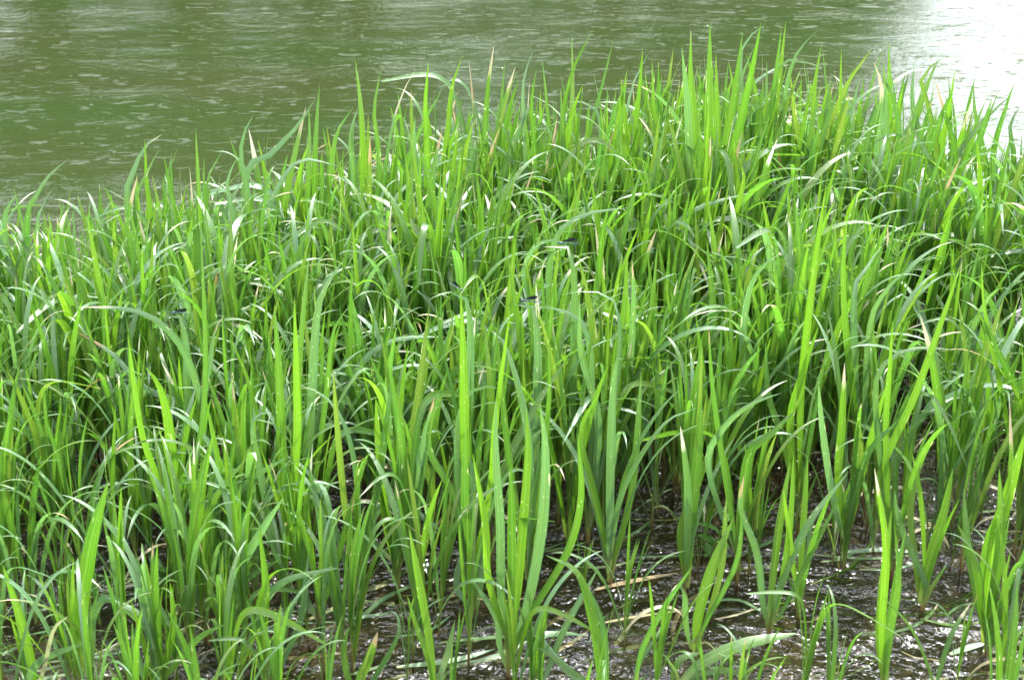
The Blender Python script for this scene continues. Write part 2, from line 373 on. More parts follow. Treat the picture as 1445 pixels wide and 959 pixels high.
# ------------------------------------------------------------------ reeds that stand out in the photograph
# (base pixel on the water, label, [(leaf polyline, width px, material 0 green 1 bright 2 bluish with painted sheen 3 withered)], extra leaves, height)
TR = [
 ((40, 560), 'reed at far left whose two tapering leaves curve up right over the river', [([(38, 320), (52, 275), (72, 245), (98, 224)], 10, 0), ([(52, 330), (60, 292), (76, 263)], 11, 2), ([(10, 360), (8, 300), (27, 272)], 10, 2), ([(70, 400), (85, 350), (104, 300)], 8, 1)], 3, .5),
 ((205, 555), 'reed at left with an upright spike and pale leaf tip hooking right', [([(180, 290), (187, 245), (205, 207), (228, 190)], 10, 2), ([(212, 330), (207, 260), (204, 196)], 9, 1), ([(150, 330), (148, 300), (161, 281)], 10, 2), ([(190, 310), (205, 250), (226, 208)], 7, 0)], 3, .5),
 ((283, 550), 'reed at left with a single straight spike standing over the river', [([(281, 310), (279, 240), (276, 182)], 9, 1), ([(232, 275), (240, 240), (251, 208)], 5, 0), ([(290, 280), (300, 240), (315, 209)], 6, 0), ([(250, 400), (240, 310), (228, 262)], 9, 0)], 3, .5),
 ((350, 550), 'reed with one broad pale leaf swaying up behind the left fringe', [([(350, 290), (341, 235), (342, 195), (357, 163)], 10, 2), ([(330, 320), (320, 260), (335, 222)], 9, 2), ([(365, 350), (376, 270), (385, 230)], 9, 0)], 3, .5),
 ((380, 520), 'reed with a long leaf sweeping up right beside two bright spikes', [([(345, 265), (385, 215), (418, 180), (445, 140)], 10, 2), ([(400, 300), (420, 200), (432, 150)], 10, 1), ([(372, 330), (400, 250), (430, 225), (478, 235)], 8, 2)], 3, .55),
 ((440, 500), 'reed with two bright yellow green spikes above the left fringe', [([(444, 240), (447, 170), (451, 119)], 9, 1), ([(436, 260), (437, 200), (436, 150)], 9, 1), ([(465, 260), (475, 190), (500, 150)], 9, 0), ([(420, 330), (405, 260), (380, 240)], 8, 2)], 3, .6),
 ((520, 500), 'reed with one lone tall spike left of centre against the river', [([(512, 210), (508, 140), (501, 83)], 10, 1), ([(500, 250), (495, 190), (506, 150)], 12, 2), ([(535, 250), (528, 160), (538, 96)], 8, 0), ([(545, 230), (565, 140), (587, 98)], 8, 0)], 3, .7),
 ((600, 490), 'reed with thin crowded spikes leaning right over the river, left of centre', [([(603, 240), (600, 150), (605, 86)], 10, 1), ([(575, 260), (590, 190), (622, 130)], 9, 0), ([(630, 200), (636, 130), (653, 78)], 9, 0), ([(600, 330), (585, 210), (586, 165)], 11, 2), ([(640, 300), (665, 230), (664, 175)], 12, 2)], 3, .72),
 ((680, 480), 'reed with a tall pointed spike in the middle of the far edge', [([(684, 220), (688, 130), (697, 65)], 10, 0), ([(665, 250), (662, 190), (671, 170)], 14, 2), ([(690, 260), (712, 150), (729, 101)], 8, 0), ([(708, 260), (742, 160), (757, 143)], 12, 2), ([(660, 300), (652, 240), (668, 170)], 12, 0)], 3, .74),
 ((750, 480), 'reed with a narrow pale tip and shorter spikes near the grey reflection', [([(742, 220), (738, 120), (753, 71)], 7, 2), ([(755, 240), (750, 150), (757, 96)], 8, 0), ([(775, 230), (772, 150), (765, 85)], 7, 1), ([(790, 300), (790, 230), (765, 160)], 10, 2)], 3, .74),
 ((810, 470), 'reed with crossing spikes and a drooping leaf at the far edge centre', [([(805, 220), (808, 130), (807, 50)], 8, 0), ([(795, 200), (805, 110), (834, 46)], 8, 0), ([(825, 230), (850, 120), (866, 56)], 6, 0), ([(850, 300), (848, 180), (845, 158), (815, 142), (800, 144)], 9, 2)], 3, .76),
 ((890, 470), 'reed with an upright spike and broad pale leaf right of centre', [([(897, 200), (903, 120), (907, 68)], 9, 0), ([(880, 230), (890, 130), (917, 72)], 8, 2), ([(885, 330), (890, 270), (915, 237), (951, 223)], 13, 2), ([(925, 230), (922, 140), (920, 83)], 8, 1), ([(885, 300), (882, 180), (876, 110)], 13, 0), ([(905, 260), (945, 140), (935, 125)], 9, 2)], 3, .76),
 ((1000, 505), 'tallest reed of the bed, broad stiff leaves fanned upright behind the centre right', [([(1000, 250), (1001, 120), (1002, 33)], 15, 1), ([(1018, 250), (1035, 140), (1048, 46)], 14, 0), ([(985, 250), (975, 130), (975, 43)], 12, 1), ([(1022, 280), (1050, 150), (1062, 95), (1074, 32)], 14, 0), ([(978, 270), (970, 150), (962, 65)], 13, 2), ([(1030, 300), (1045, 230), (1040, 160)], 17, 2), ([(1005, 330), (1012, 190), (1010, 75)], 15, 1)], 4, .85),
 ((1070, 455), 'reed with two tall close spikes rising beside the fanned clump', [([(1085, 250), (1098, 130), (1109, 29)], 11, 0), ([(1078, 260), (1092, 130), (1103, 38)], 11, 0), ([(1095, 220), (1115, 100), (1135, 62), (1154, 43)], 8, 2), ([(1060, 260), (1045, 90), (1060, 50), (1080, 35)], 8, 2)], 3, .82),
 ((1140, 450), 'reed with a fine pointed leaf over the green water at right', [([(1145, 230), (1150, 120), (1160, 60)], 8, 0), ([(1130, 240), (1120, 150), (1115, 100)], 9, 0), ([(1158, 230), (1190, 130), (1231, 68)], 10, 0), ([(1100, 230), (1095, 100), (1130, 88), (1165, 97)], 8, 2)], 3, .8),
 ((1180, 450), 'reed with a straight narrow spike between leaning leaves at right', [([(1182, 220), (1186, 130), (1187, 68)], 8, 0), ([(1200, 240), (1205, 150), (1215, 100)], 8, 2), ([(1170, 240), (1165, 170), (1172, 110)], 9, 0)], 3, .8),
 ((1255, 450), 'reed with two pale broad tips curling apart over white water', [([(1240, 220), (1245, 130), (1233, 88)], 11, 2), ([(1252, 220), (1250, 130), (1258, 91)], 10, 2), ([(1270, 250), (1264, 150), (1240, 100)], 9, 0), ([(1280, 230), (1300, 140), (1325, 85)], 10, 0)], 3, .78),
 ((1330, 450), 'reed with dark arching leaves before the bright water at right', [([(1325, 240), (1310, 150), (1300, 110), (1333, 80)], 10, 0), ([(1330, 220), (1340, 150), (1348, 97)], 8, 1), ([(1310, 240), (1288, 150), (1290, 90)], 10, 2), ([(1350, 240), (1330, 150), (1318, 110)], 8, 0)], 3, .76),
 ((1405, 440), 'reed at far right whose ragged tips end against white water', [([(1400, 240), (1420, 150), (1433, 115)], 9, 0), ([(1392, 240), (1376, 160), (1374, 115)], 8, 0), ([(1430, 240), (1425, 180), (1440, 150)], 9, 0)], 4, .74),
 ((965, 560), 'reed with a very long thin leaf arching right across the fanned clump', [([(925, 420), (935, 345), (980, 296), (1062, 271)], 10, 2), ([(900, 430), (905, 370), (925, 300), (968, 270)], 9, 2), ([(1000, 440), (1030, 330), (1050, 250), (1036, 215)], 10, 0)], 3, .65),
 ((800, 570), 'reed with a long pale leaf arched right above the dark winged insect', [([(775, 420), (785, 335), (825, 303), (888, 293)], 10, 2), ([(745, 420), (742, 370), (760, 345), (780, 338), (800, 346)], 9, 2), ([(840, 420), (850, 330), (862, 280)], 11, 0)], 3, .6),
 ((585, 640), 'reed with two pale leaves arching right one above the other, left of centre', [([(485, 600), (505, 520), (555, 480), (626, 475)], 11, 2), ([(482, 610), (484, 535), (540, 498), (590, 497)], 9, 2), ([(500, 560), (495, 440), (497, 370)], 11, 0)], 3, .5),
 ((300, 690), 'reed with a long pale leaf arching left to a fine horizontal tip', [([(285, 580), (262, 500), (225, 455), (180, 436), (109, 433)], 10, 2), ([(270, 590), (200, 545), (160, 500), (107, 467)], 9, 2), ([(285, 600), (296, 510), (304, 465), (317, 444)], 14, 2)], 3, .5),
 ((245, 760), 'reed with a broad bright leaf bent over left like a hook', [([(245, 690), (238, 600), (225, 545), (204, 517)], 17, 1), ([(265, 690), (285, 600), (290, 500), (284, 330)], 10, 0), ([(230, 700), (200, 610), (180, 470)], 10, 1), ([(250, 690), (262, 600), (278, 540)], 14, 2)], 3, .5),
 ((400, 770), 'reed with a straight bright spike left of centre in the dense bed', [([(398, 640), (393, 520), (387, 427)], 13, 1), ([(418, 640), (418, 520), (415, 420)], 12, 1), ([(370, 680), (356, 600), (368, 583), (385, 582)], 12, 2)], 3, .5),
 ((435, 700), 'reed with a tall blade whose pale tip hooks right near the left centre', [([(422, 560), (428, 440), (437, 358)], 10, 1), ([(440, 560), (448, 440), (465, 395), (486, 366)], 13, 2), ([(460, 560), (470, 470), (494, 430)], 9, 0)], 3, .55),
 ((500, 790), 'reed with a thin leaf arching up and left over its neighbours', [([(505, 700), (490, 610), (460, 560), (422, 543)], 9, 2), ([(485, 700), (475, 590), (470, 520)], 10, 0), ([(530, 700), (545, 600), (555, 520)], 12, 0)], 3, .5),
 ((660, 780), 'reed with a broad luminous spike standing mid bed', [([(656, 640), (654, 510), (650, 411)], 14, 1), ([(668, 680), (657, 640), (660, 596)], 13, 2), ([(645, 660), (652, 570), (680, 546), (709, 549)], 10, 2), ([(640, 700), (605, 630), (620, 550)], 10, 0), ([(690, 700), (700, 590), (720, 437)], 9, 1)], 3, .5),
 ((590, 770), 'reed with one thick bluish leaf leaning right in the middle of the bed', [([(585, 700), (600, 620), (613, 560)], 15, 2), ([(575, 690), (590, 560), (606, 430)], 12, 0), ([(610, 690), (570, 600), (560, 545)], 10, 0)], 3, .5),
 ((745, 790), 'reed whose long leaf bends back left with a withered tip mid bed', [([(748, 650), (735, 560), (712, 485), (693, 466)], 11, 2), ([(765, 660), (775, 560), (775, 470)], 9, 1), ([(725, 690), (715, 620), (700, 460)], 10, 0)], 3, .5),
 ((830, 700), 'reed with twin leaves arching left from one shoot below the insects', [([(835, 560), (828, 470), (800, 440), (757, 433)], 10, 2), ([(868, 560), (872, 440), (840, 411), (790, 416)], 9, 2), ([(845, 600), (820, 500), (818, 420)], 11, 2)], 3, .5),
 ((880, 640), 'reed with a broad bright double spike right of centre', [([(878, 500), (882, 430), (885, 352)], 12, 1), ([(890, 500), (894, 430), (892, 366)], 10, 2), ([(905, 520), (920, 430), (928, 342)], 10, 1)], 3, .55),
 ((860, 760), 'reed with a short leaf hooked over at its tip right of centre', [([(862, 640), (866, 540), (872, 503), (884, 506)], 13, 2), ([(840, 700), (820, 610), (846, 554)], 12, 1), ([(890, 700), (900, 600), (905, 520)], 10, 0), ([(880, 690), (935, 600), (985, 575)], 9, 2)], 3, .5),
 ((1050, 640), 'reed with a pale leaf bowing up right behind bright spikes', [([(1048, 500), (1055, 420), (1072, 380), (1102, 357)], 11, 2), ([(1075, 560), (1098, 450), (1091, 371)], 11, 1), ([(1035, 560), (1032, 480), (1030, 401)], 8, 1), ([(1016, 620), (1018, 560), (1015, 486)], 9, 1)], 3, .55),
 ((1125, 690), 'reed with a very long bright blade leaning right into the bed', [([(1130, 560), (1142, 440), (1156, 330), (1166, 258)], 14, 1), ([(1115, 600), (1135, 520), (1155, 460)], 14, 1), ([(1105, 620), (1085, 560), (1080, 480)], 9, 0)], 3, .6),
 ((1215, 650), 'reed with two leaves sweeping up right to pointed tips, right side', [([(1225, 480), (1250, 410), (1295, 371)], 9, 2), ([(1205, 430), (1225, 375), (1247, 344)], 10, 2), ([(1195, 480), (1190, 370), (1197, 300)], 10, 1)], 3, .6),
 ((1255, 750), 'reed with a slim upright blade and pale leaf arching right over shallows', [([(1250, 620), (1255, 530), (1260, 451)], 9, 1), ([(1235, 560), (1260, 505), (1295, 491), (1350, 494)], 8, 2), ([(1240, 680), (1290, 560), (1330, 450), (1357, 369)], 10, 1)], 3, .5),
 ((1190, 800), 'reed with a straight luminous blade above the lower right shallows', [([(1183, 680), (1188, 600), (1192, 511)], 13, 1), ([(1175, 700), (1160, 600), (1155, 540)], 10, 2), ([(1200, 720), (1225, 640), (1270, 590)], 10, 0), ([(1205, 720), (1215, 640), (1210, 580)], 8, 0)], 3, .5),
 ((1040, 760), 'reed with broad leaves leaning right, open dark water at its right', [([(1055, 650), (1085, 615), (1124, 578)], 14, 0), ([(1000, 660), (1020, 605), (1060, 570), (1104, 554)], 10, 2), ([(1020, 650), (1005, 540), (1000, 460)], 10, 0)], 3, .5),
 ((1440, 680), 'reed at right edge with a long blade slanting up left', [([(1440, 570), (1410, 500), (1376, 430)], 10, 0), ([(1415, 560), (1390, 440), (1385, 370)], 8, 1), ([(1430, 600), (1450, 500), (1440, 400)], 9, 0)], 3, .5),
 ((560, 830), 'reed with a pale leaf folding over right above brown water', [([(525, 760), (530, 722), (560, 710), (590, 725), (627, 752)], 12, 2), ([(545, 740), (535, 640), (530, 560)], 12, 0), ([(575, 760), (590, 660), (600, 590)], 12, 0), ([(560, 740), (565, 640), (560, 575)], 14, 0)], 3, .45),
 ((717, 952), 'tallest foreground reed, broad stiff leaves rising from the lower centre', [([(708, 850), (706, 740), (700, 640), (700, 560)], 15, 2), ([(728, 850), (738, 740), (745, 640), (742, 570)], 14, 1), ([(745, 850), (765, 740), (770, 640), (762, 568)], 17, 2), ([(722, 850), (722, 740), (720, 650)], 14, 0), ([(690, 820), (685, 740), (667, 640)], 11, 1), ([(740, 880), (800, 780), (820, 700), (815, 610)], 13, 0), ([(705, 910), (700, 870), (665, 815)], 9, 2)], 1, .55),
 ((672, 860), 'reed just left of the tallest foreground one, leaning slightly left', [([(668, 800), (657, 720), (656, 640), (658, 600)], 14, 0), ([(680, 790), (690, 700), (700, 620)], 11, 2), ([(660, 800), (655, 700), (640, 620)], 10, 0), ([(645, 830), (650, 790), (662, 770)], 9, 2)], 2, .42),
 ((115, 975), 'foreground reed at lower left with one very broad bright blade', [([(115, 860), (130, 760), (153, 678)], 21, 1), ([(108, 900), (100, 830), (95, 780)], 12, 0), ([(128, 930), (130, 870), (150, 842), (180, 860), (215, 900)], 12, 2)], 2, .35),
 ((50, 1010), 'foreground reed at lower left corner with a scarred blade leaning left', [([(45, 940), (28, 870), (4, 797)], 15, 1), ([(60, 950), (75, 890), (97, 868)], 6, 3), ([(40, 960), (60, 930), (125, 905)], 10, 2)], 2, .35),
 ((222, 1000), 'foreground reed whose leaf loops over left near the lower left', [([(220, 940), (215, 900), (195, 865), (153, 843)], 12, 2), ([(235, 930), (245, 880), (240, 820)], 10, 1), ([(205, 960), (190, 900), (215, 880)], 9, 2), ([(245, 940), (280, 900), (318, 880)], 10, 0)], 2, .33),
 ((318, 905), 'reed with a browned pointed tip leaning right, lower left shallows', [([(330, 820), (362, 760), (400, 701)], 13, 2), ([(340, 860), (330, 790), (303, 728)], 12, 0), ([(290, 820), (295, 720), (350, 643)], 11, 0), ([(335, 850), (345, 820), (400, 785)], 9, 2)], 3, .4),
 ((335, 830), 'reed with slender leaves fanning right above the lower left water', [([(322, 730), (350, 680), (410, 642)], 10, 2), ([(330, 760), (310, 660), (290, 560)], 11, 0), ([(345, 760), (355, 660), (370, 600)], 11, 0)], 3, .45),
 ((450, 880), 'reed whose leaf bends back left over the lower left gap', [([(456, 790), (448, 715), (430, 695), (408, 688)], 10, 2), ([(430, 840), (426, 790), (416, 738)], 12, 0), ([(470, 810), (500, 700), (520, 640)], 11, 0)], 2, .42),
 ((380, 975), 'foreground reed with a yellow green blade beside arching leaves, lower left', [([(388, 930), (400, 890), (413, 853)], 14, 1), ([(365, 900), (370, 860), (400, 820), (480, 800)], 10, 2), ([(370, 920), (375, 830), (365, 740)], 12, 1), ([(400, 930), (425, 870), (435, 780)], 11, 2)], 2, .4),
 ((612, 1000), 'narrow foreground reed with two forked blades at the lower centre left', [([(608, 920), (597, 850), (577, 743)], 12, 1), ([(605, 930), (590, 890), (574, 838)], 8, 1), ([(622, 950), (632, 920), (642, 874)], 9, 1)], 0, .3),
 ((505, 1010), 'short yellow green foreground reed cut by the lower edge, left of centre', [([(508, 960), (520, 930), (533, 891)], 14, 1), ([(495, 970), (485, 920), (492, 885)], 9, 1), ([(515, 980), (560, 900), (560, 870)], 8, 0)], 1, .25),
 ((850, 1010), 'bright foreground reed with a leaf bent sharply left, lower centre', [([(848, 950), (838, 880), (815, 808), (770, 783)], 17, 1), ([(855, 950), (850, 880), (822, 812)], 10, 0), ([(835, 980), (765, 905), (790, 893), (826, 896)], 10, 2), ([(838, 970), (770, 920), (755, 912)], 7, 0)], 1, .3),
 ((760, 1000), 'thin foreground reed right of the tallest foreground one', [([(775, 940), (800, 880), (845, 800)], 9, 2), ([(760, 950), (765, 900), (775, 850)], 8, 0)], 1, .3),
 ((978, 935), 'foreground reed with a yellow green blade leaning right over glittering water', [([(985, 870), (1005, 800), (1035, 731)], 15, 1), ([(995, 880), (1018, 800), (1025, 700)], 9, 0), ([(968, 880), (966, 840), (957, 824)], 9, 2), ([(1000, 870), (1040, 790), (1048, 700)], 8, 0)], 0, .35),
 ((965, 840), 'reed with a straight pair of stiff leaves above the sunken brown leaf', [([(975, 740), (985, 640), (990, 560)], 16, 0), ([(960, 750), (985, 680), (1015, 600)], 11, 1), ([(970, 760), (970, 680), (960, 600)], 11, 2)], 2, .42),
 ((1085, 897), 'foreground reed of slim straight leaves spreading like a fan, lower right', [([(1090, 820), (1100, 740), (1115, 650)], 11, 1), ([(1078, 860), (1068, 780), (1045, 716), (1050, 670)], 11, 2), ([(1100, 830), (1140, 740), (1198, 665)], 11, 2), ([(1098, 850), (1115, 740), (1120, 640)], 9, 1), ([(1105, 860), (1150, 770), (1190, 690)], 8, 0)], 0, .42),
 ((1128, 870), 'slim reed close behind the fanned lower right one', [([(1130, 800), (1135, 720), (1140, 640)], 9, 1), ([(1138, 800), (1155, 740), (1175, 690)], 9, 0), ([(1120, 800), (1112, 740), (1105, 690)], 8, 0)], 1, .38),
 ((1245, 985), 'foreground reed of two very broad straight blades, lower right', [([(1242, 900), (1247, 820), (1258, 720)], 19, 1), ([(1255, 900), (1268, 820), (1262, 740)], 13, 0), ([(1250, 920), (1265, 820), (1278, 745)], 10, 0), ([(1245, 880), (1250, 770), (1234, 660)], 12, 1)], 0, .35),
 ((1325, 1000), 'single slanting foreground leaf between the two broad lower right reeds', [([(1310, 940), (1285, 885), (1240, 835)], 10, 1), ([(1325, 950), (1345, 890), (1370, 850)], 7, 0)], 0, .3),
 ((1390, 925), 'large foreground reed at lower right corner with wide fanning leaves', [([(1393, 850), (1405, 760), (1425, 690), (1450, 600)], 18, 1), ([(1385, 860), (1375, 790), (1350, 737)], 12, 1), ([(1398, 860), (1412, 760), (1410, 660)], 14, 0), ([(1380, 850), (1365, 760), (1360, 690)], 12, 0), ([(1400, 880), (1440, 800), (1460, 740)], 12, 0), ([(1385, 830), (1395, 760), (1425, 690), (1425, 566)], 13, 1)], 1, .45),
 ((1300, 860), 'reed leaning right in glittering water left of the corner clump', [([(1310, 790), (1330, 730), (1345, 660)], 13, 1), ([(1292, 790), (1285, 720), (1300, 650)], 11, 0), ([(1305, 820), (1270, 740), (1262, 690)], 10, 2)], 2, .38),
 ((960, 968), 'foreground reed leaf lying low and pointing right over the water', [([(990, 935), (1050, 908), (1125, 893)], 17, 0), ([(985, 950), (1020, 945), (1048, 950)], 10, 1), ([(950, 955), (960, 930), (990, 920)], 9, 0)], 0, .2),
 ((893, 975), 'thin dark foreground leaf bending up right at the lower centre', [([(905, 920), (935, 860), (978, 797)], 9, 0), ([(900, 940), (925, 900), (935, 880)], 6, 0)], 0, .2),
]
TOTAL = []     # everything placed, for spacing
def traced(entry):
    base, label, leaves, extra, H = entry
    if 560 < base[1] < 800: base = (base[0], base[1]+65)
    b = on_water(*base); Y0 = b[1]; root = empty('reed_plant', b)
    hs = .55*H*random.uniform(.4, .6)
    st = random.choice(STEMS); o = obj('stem', stem_mesh(st), root); o.scale = (.30, .30, hs); o.rotation_euler.z = random.uniform(0, 6)
    for pts, wpx, mi in leaves:
        dy = random.uniform(-.13, .10); n = len(pts); P = [np.array([random.uniform(-.006, .006), Y0-b[1]+random.uniform(-.006, .006), hs*random.uniform(.05, .5)])+b]
        for k, (x, y) in enumerate(pts): P.append(at_depth(x, y, Y0+dy*((k+1)/n)))
        P = np.array(P)
        if len(P) > 2 and P[0][2] > P[1][2]-.02: P[0][2] = max(0, P[1][2]-.05)
        Q = catmull(P, 18)-b
        T = np.gradient(Q, axis=0); T /= np.linalg.norm(T, axis=1)[:, None]
        view = np.array([0, -math.cos(PITCH), math.sin(PITCH)]); nrm = view*.8+np.array([0, 0, .45])
        side = np.cross(T, nrm); side /= np.linalg.norm(side, axis=1)[:, None]
        tw = random.uniform(-.45, .45)+np.linspace(0, 1, 18)*random.uniform(-.5, .5); B = np.cross(T, side)
        side = side*np.cos(tw)[:, None]+B*np.sin(tw)[:, None]
        wd = wpx*np.linalg.norm(P[-1]-np.array([0, 0, CAM_H]))/FPX*1.03
        V_, F_, U_ = ribbon(Q, wd, side, kind=0)
        lf = obj('leaf', make_mesh('leaf', V_, F_, U_, [MATS[mi]]), root)
        if mi == 3: lf['label'] = 'withered brown leaf'
    for kind, e, p, az, sc in shoot(H*.92, extra+1, .3)[1:][:extra]:
        o = obj('leaf', lib_mesh(e), root, (p[0], p[1], min(p[2], hs))); o.rotation_euler.z = az; o.scale = (sc,)*3
    tag(root, label, 'reed'); TOTAL.append((b[0], b[1])); return root
for e in TR: traced(e)

# ------------------------------------------------------------------ the rest of the bed
SILX = [0, 60, 110, 160, 200, 280, 350, 440, 500, 560, 650, 760, 830, 900, 1000, 1100, 1200, 1300, 1380, 1445]
SILY = [285, 300, 310, 285, 262, 250, 235, 190, 150, 150, 125, 135, 100, 110, 95, 75, 105, 130, 150, 150]
BKX = [-200, 0, 100, 200, 350, 450, 600, 900, 1200, 1445, 1700]
BKY = [520, 505, 500, 490, 470, 450, 430, 405, 385, 370, 360]     # image row of the waterline of the farthest reeds
GAPS = [(1130, 905, 400, 95, .07), (1330, 690, 120, 80, .28), (1300, 600, 110, 45, .30), (560, 862, 125, 62, .12), (860, 860, 150, 80, .15), (470, 780, 60, 40, .3),
        (930, 770, 100, 35, .5), (60, 915, 80, 28, .6), (1110, 740, 60, 45, .3), (150, 800, 60, 30, .4), (1380, 560, 60, 35, .35), (1000, 680, 40, 30, .5)]
def density(px, py):
    if py < np.interp(px, BKX, BKY): return 0
    d = 1.0
    for gx, gy, a, b, f in GAPS:
        if ((px-gx)/a)**2+((py-gy)/b)**2 < 1: d = min(d, f)
    if py > 730: d *= np.interp(py, [730, 900], [.85, .62])
    if py > 955: d = .26 if px > 430 else .62
    return d
cand = []
cell = .066
for iy in range(int(1.45/cell), int(5.4/cell)):
    for ix in range(-int(2.9/cell), int(2.9/cell)):
        x = (ix+random.uniform(-.1, 1.1))*cell; y = (iy+random.uniform(-.1, 1.1))*cell
        if abs(x) > .37*y+.42: continue
        px, py = to_pix((x, y, 0))
        if random.random() > density(px, py)*(.95 if y < 2.5 else (1 if px < 1130 or py > 470 else .6)): continue
        if py > 1150: continue
        cand.append((x, y, px, py))
cand.sort(key=lambda c: c[1])
picked = []; heap = Heap(); nth = 0; LIMIT = 300-len(TR)
ORD = ['leftmost', 'second', 'third', 'fourth', 'fifth', 'sixth', 'seventh', 'eighth', 'ninth', 'tenth', 'eleventh', 'twelfth', 'thirteenth', 'fourteenth', 'fifteenth', 'sixteenth', 'seventeenth', 'eighteenth', 'nineteenth', 'twentieth', 'twenty-first', 'twenty-second', 'twenty-third', 'twenty-fourth', 'twenty-fifth', 'twenty-sixth', 'twenty-seventh', 'twenty-eighth', 'twenty-ninth', 'thirtieth']
for x, y, px, py in cand:
    Hl = np.interp(y, [1.4, 2.0, 2.6, 3.4, 4.6], [.31, .40, .51, .65, .90])*random.uniform(.78, 1.08)
    clump = math.sin(x*6.3+1.2*math.sin(y*5))*math.sin(y*7.1+x*2+.6)       # taller and shorter bunches
    Hl *= 1+.16*clump
    zmax = at_depth(px, np.interp(px, SILX, SILY)+random.uniform(-38, 48)-20*clump-(30 if random.random() < .06 else 0), y)[2]
    H = max(.26, min(Hl, zmax))
    if py > 955: H = min(H, random.uniform(.22, .42))
    if GAPS[0][2] and ((px-1130)/420)**2+((py-890)/110)**2 < 1: H *= random.uniform(.35, .9)
    sp = shoot(H, random.choice([4, 5, 6, 6, 7, 8, 9]), archy=.58 if px < 620 else .44)
    vis = -60 < px < 1505
    if nth < LIMIT and vis and min(((x-a)**2+(y-b)**2) for a, b in TOTAL) > .0009:
        root = build_plant(sp, (x, y, 0)); picked.append((root, px, py, H, y, sp)); nth += 1
    else: heap.spec(sp, (x, y, 0))
hp = heap.build('reed_bed', MATS+[M_STEM])
tag(hp, 'dense bed of tall green reeds filling the middle and far edge of the stand', 'reed bed', kind='stuff')
rows = [(0, 640, 'in mid bed'), (640, 700, 'in the dense front'), (700, 760, 'along the front'), (760, 830, 'at the near edge'), (830, 960, 'in near shallows'), (960, 9999, 'cut by lower edge')]
colz = [(-999, 240, 'far left'), (240, 480, 'left'), (480, 722, 'left of centre'), (722, 960, 'right of centre'), (960, 1200, 'right'), (1200, 9999, 'far right')]
for a, b, rn in rows:
    for c, d, cn in colz:
        zz = sorted([p for p in picked if a <= p[2] < b and c <= p[1] < d], key=lambda p: p[1])
        for i, (root, px, py, H, y, sp) in enumerate(zz):
            size = 'tall' if H > .52 else ('short' if H < .36 else 'middling')
            na = sum(1 for s_ in sp if s_[0] == 'leaf' and any(s_[1] is e for e in LIB['arch']))
            look = 'arching' if na >= 3 else ('upright' if na == 0 else 'spreading')
            o_ = ORD[min(i, 29)]; o_ = 'leftmost' if i == 0 else ('rightmost' if i == len(zz)-1 else o_+' from the left')
            tag(root, f'{size} {look} reed, {o_} {rn}, {cn}', 'reed', group='green reeds standing in the shallow river water')
for r_ in [o for o in COL.objects if o.name.startswith('reed_plant') and 'group' not in o]: r_['group'] = 'green reeds standing in the shallow river water'

# ------------------------------------------------------------------ leaves floating and sunk in the shallows
def lying(pts, wpx, mi, label, z=.004, name='floating_leaf'):
    P = np.array([on_water(x, y) for x, y in pts]); c = P.mean(0); P = P-c; P[:, 2] = z+np.array([random.uniform(0, .006) for _ in pts])
    Q = catmull(P, 10); T = np.gradient(Q, axis=0); T /= np.linalg.norm(T, axis=1)[:, None]
    side = np.cross(np.tile([0., 0, 1], (10, 1)), T); side[:, 2] += random.uniform(-.4, .4)
    V_, F_, U_ = ribbon(Q, wpx*c[1]*1.25/FPX*.95, side, fold=.05)
    o = obj(name, make_mesh('floating_leaf', V_, F_, U_, [MATS[mi]]), loc=c); tag(o, label, 'leaf', 'reed leaves lying on the water'); return o
FL = [([(842, 885), (900, 873), (968, 864)], 9, 3, 'long straw coloured leaf lying on glittering water at the lower centre'),
 ([(840, 835), (890, 822), (955, 812)], 11, 3, 'orange brown dead leaf lying in water under the centre right reeds'),
 ([(885, 790), (960, 788), (1010, 785)], 7, 2, 'pale green leaf lying straight on dark water right of centre'),
 ([(484, 900), (520, 865), (560, 838), (640, 815)], 12, 2, 'broad green leaf lying on brown water at the lower left of centre'),
 ([(545, 902), (600, 895), (640, 868)], 9, 2, 'green leaf afloat below the broad one, lower left of centre'),
 ([(480, 880), (520, 873), (555, 868)], 8, 2, 'short pale leaf afloat at the lower left of centre'),
 ([(620, 912), (690, 903), (790, 898)], 9, 2, 'thin green leaf trailing on the water behind the tallest foreground reed'),
 ([(560, 945), (640, 935), (700, 917)], 10, 2, 'green leaf trailing left from the base of the tallest foreground reed'),
 ([(985, 855), (1040, 850), (1080, 870)], 10, 2, 'pale bowed leaf lying on sparkling water right of centre'),
 ([(1040, 790), (1090, 765), (1150, 745)], 12, 2, 'broad pale leaf lying slantwise on dark water, right'),
 ([(1185, 785), (1240, 778), (1300, 782)], 9, 2, 'green leaf lying flat between the right hand reeds'),
 ([(1010, 878), (1040, 872), (1068, 860)], 6, 3, 'small reddish dead leaf on the glitter, lower right of centre'),
 ([(1340, 925), (1370, 915), (1395, 910)], 10, 2, 'pale leaf half afloat beside the lower right corner reed'),
 ([(370, 800), (430, 785), (500, 790)], 8, 2, 'pale leaf lying over dark water, lower left'),
 ([(20, 745), (60, 740), (110, 748)], 9, 2, 'pale leaf lying on the water at the left edge'),
 ([(330, 880), (370, 868), (420, 872)], 9, 2, 'bluish leaf afloat under the bent reeds, lower left'),
 ([(1200, 705), (1260, 690), (1310, 700)], 8, 3, 'straw coloured leaf on the glitter between the right hand reeds'),
 ([(1275, 760), (1300, 750), (1320, 748)], 7, 3, 'small orange brown leaf floating in glitter at the right'),
 ([(640, 840), (700, 850), (760, 845)], 7, 3, 'brown leaf lying behind the tallest foreground reed'),
 ([(20, 905), (90, 890), (160, 893)], 9, 2, 'green leaf afloat at the lower left corner')]
for a in FL: lying(*a)
lit = Heap()
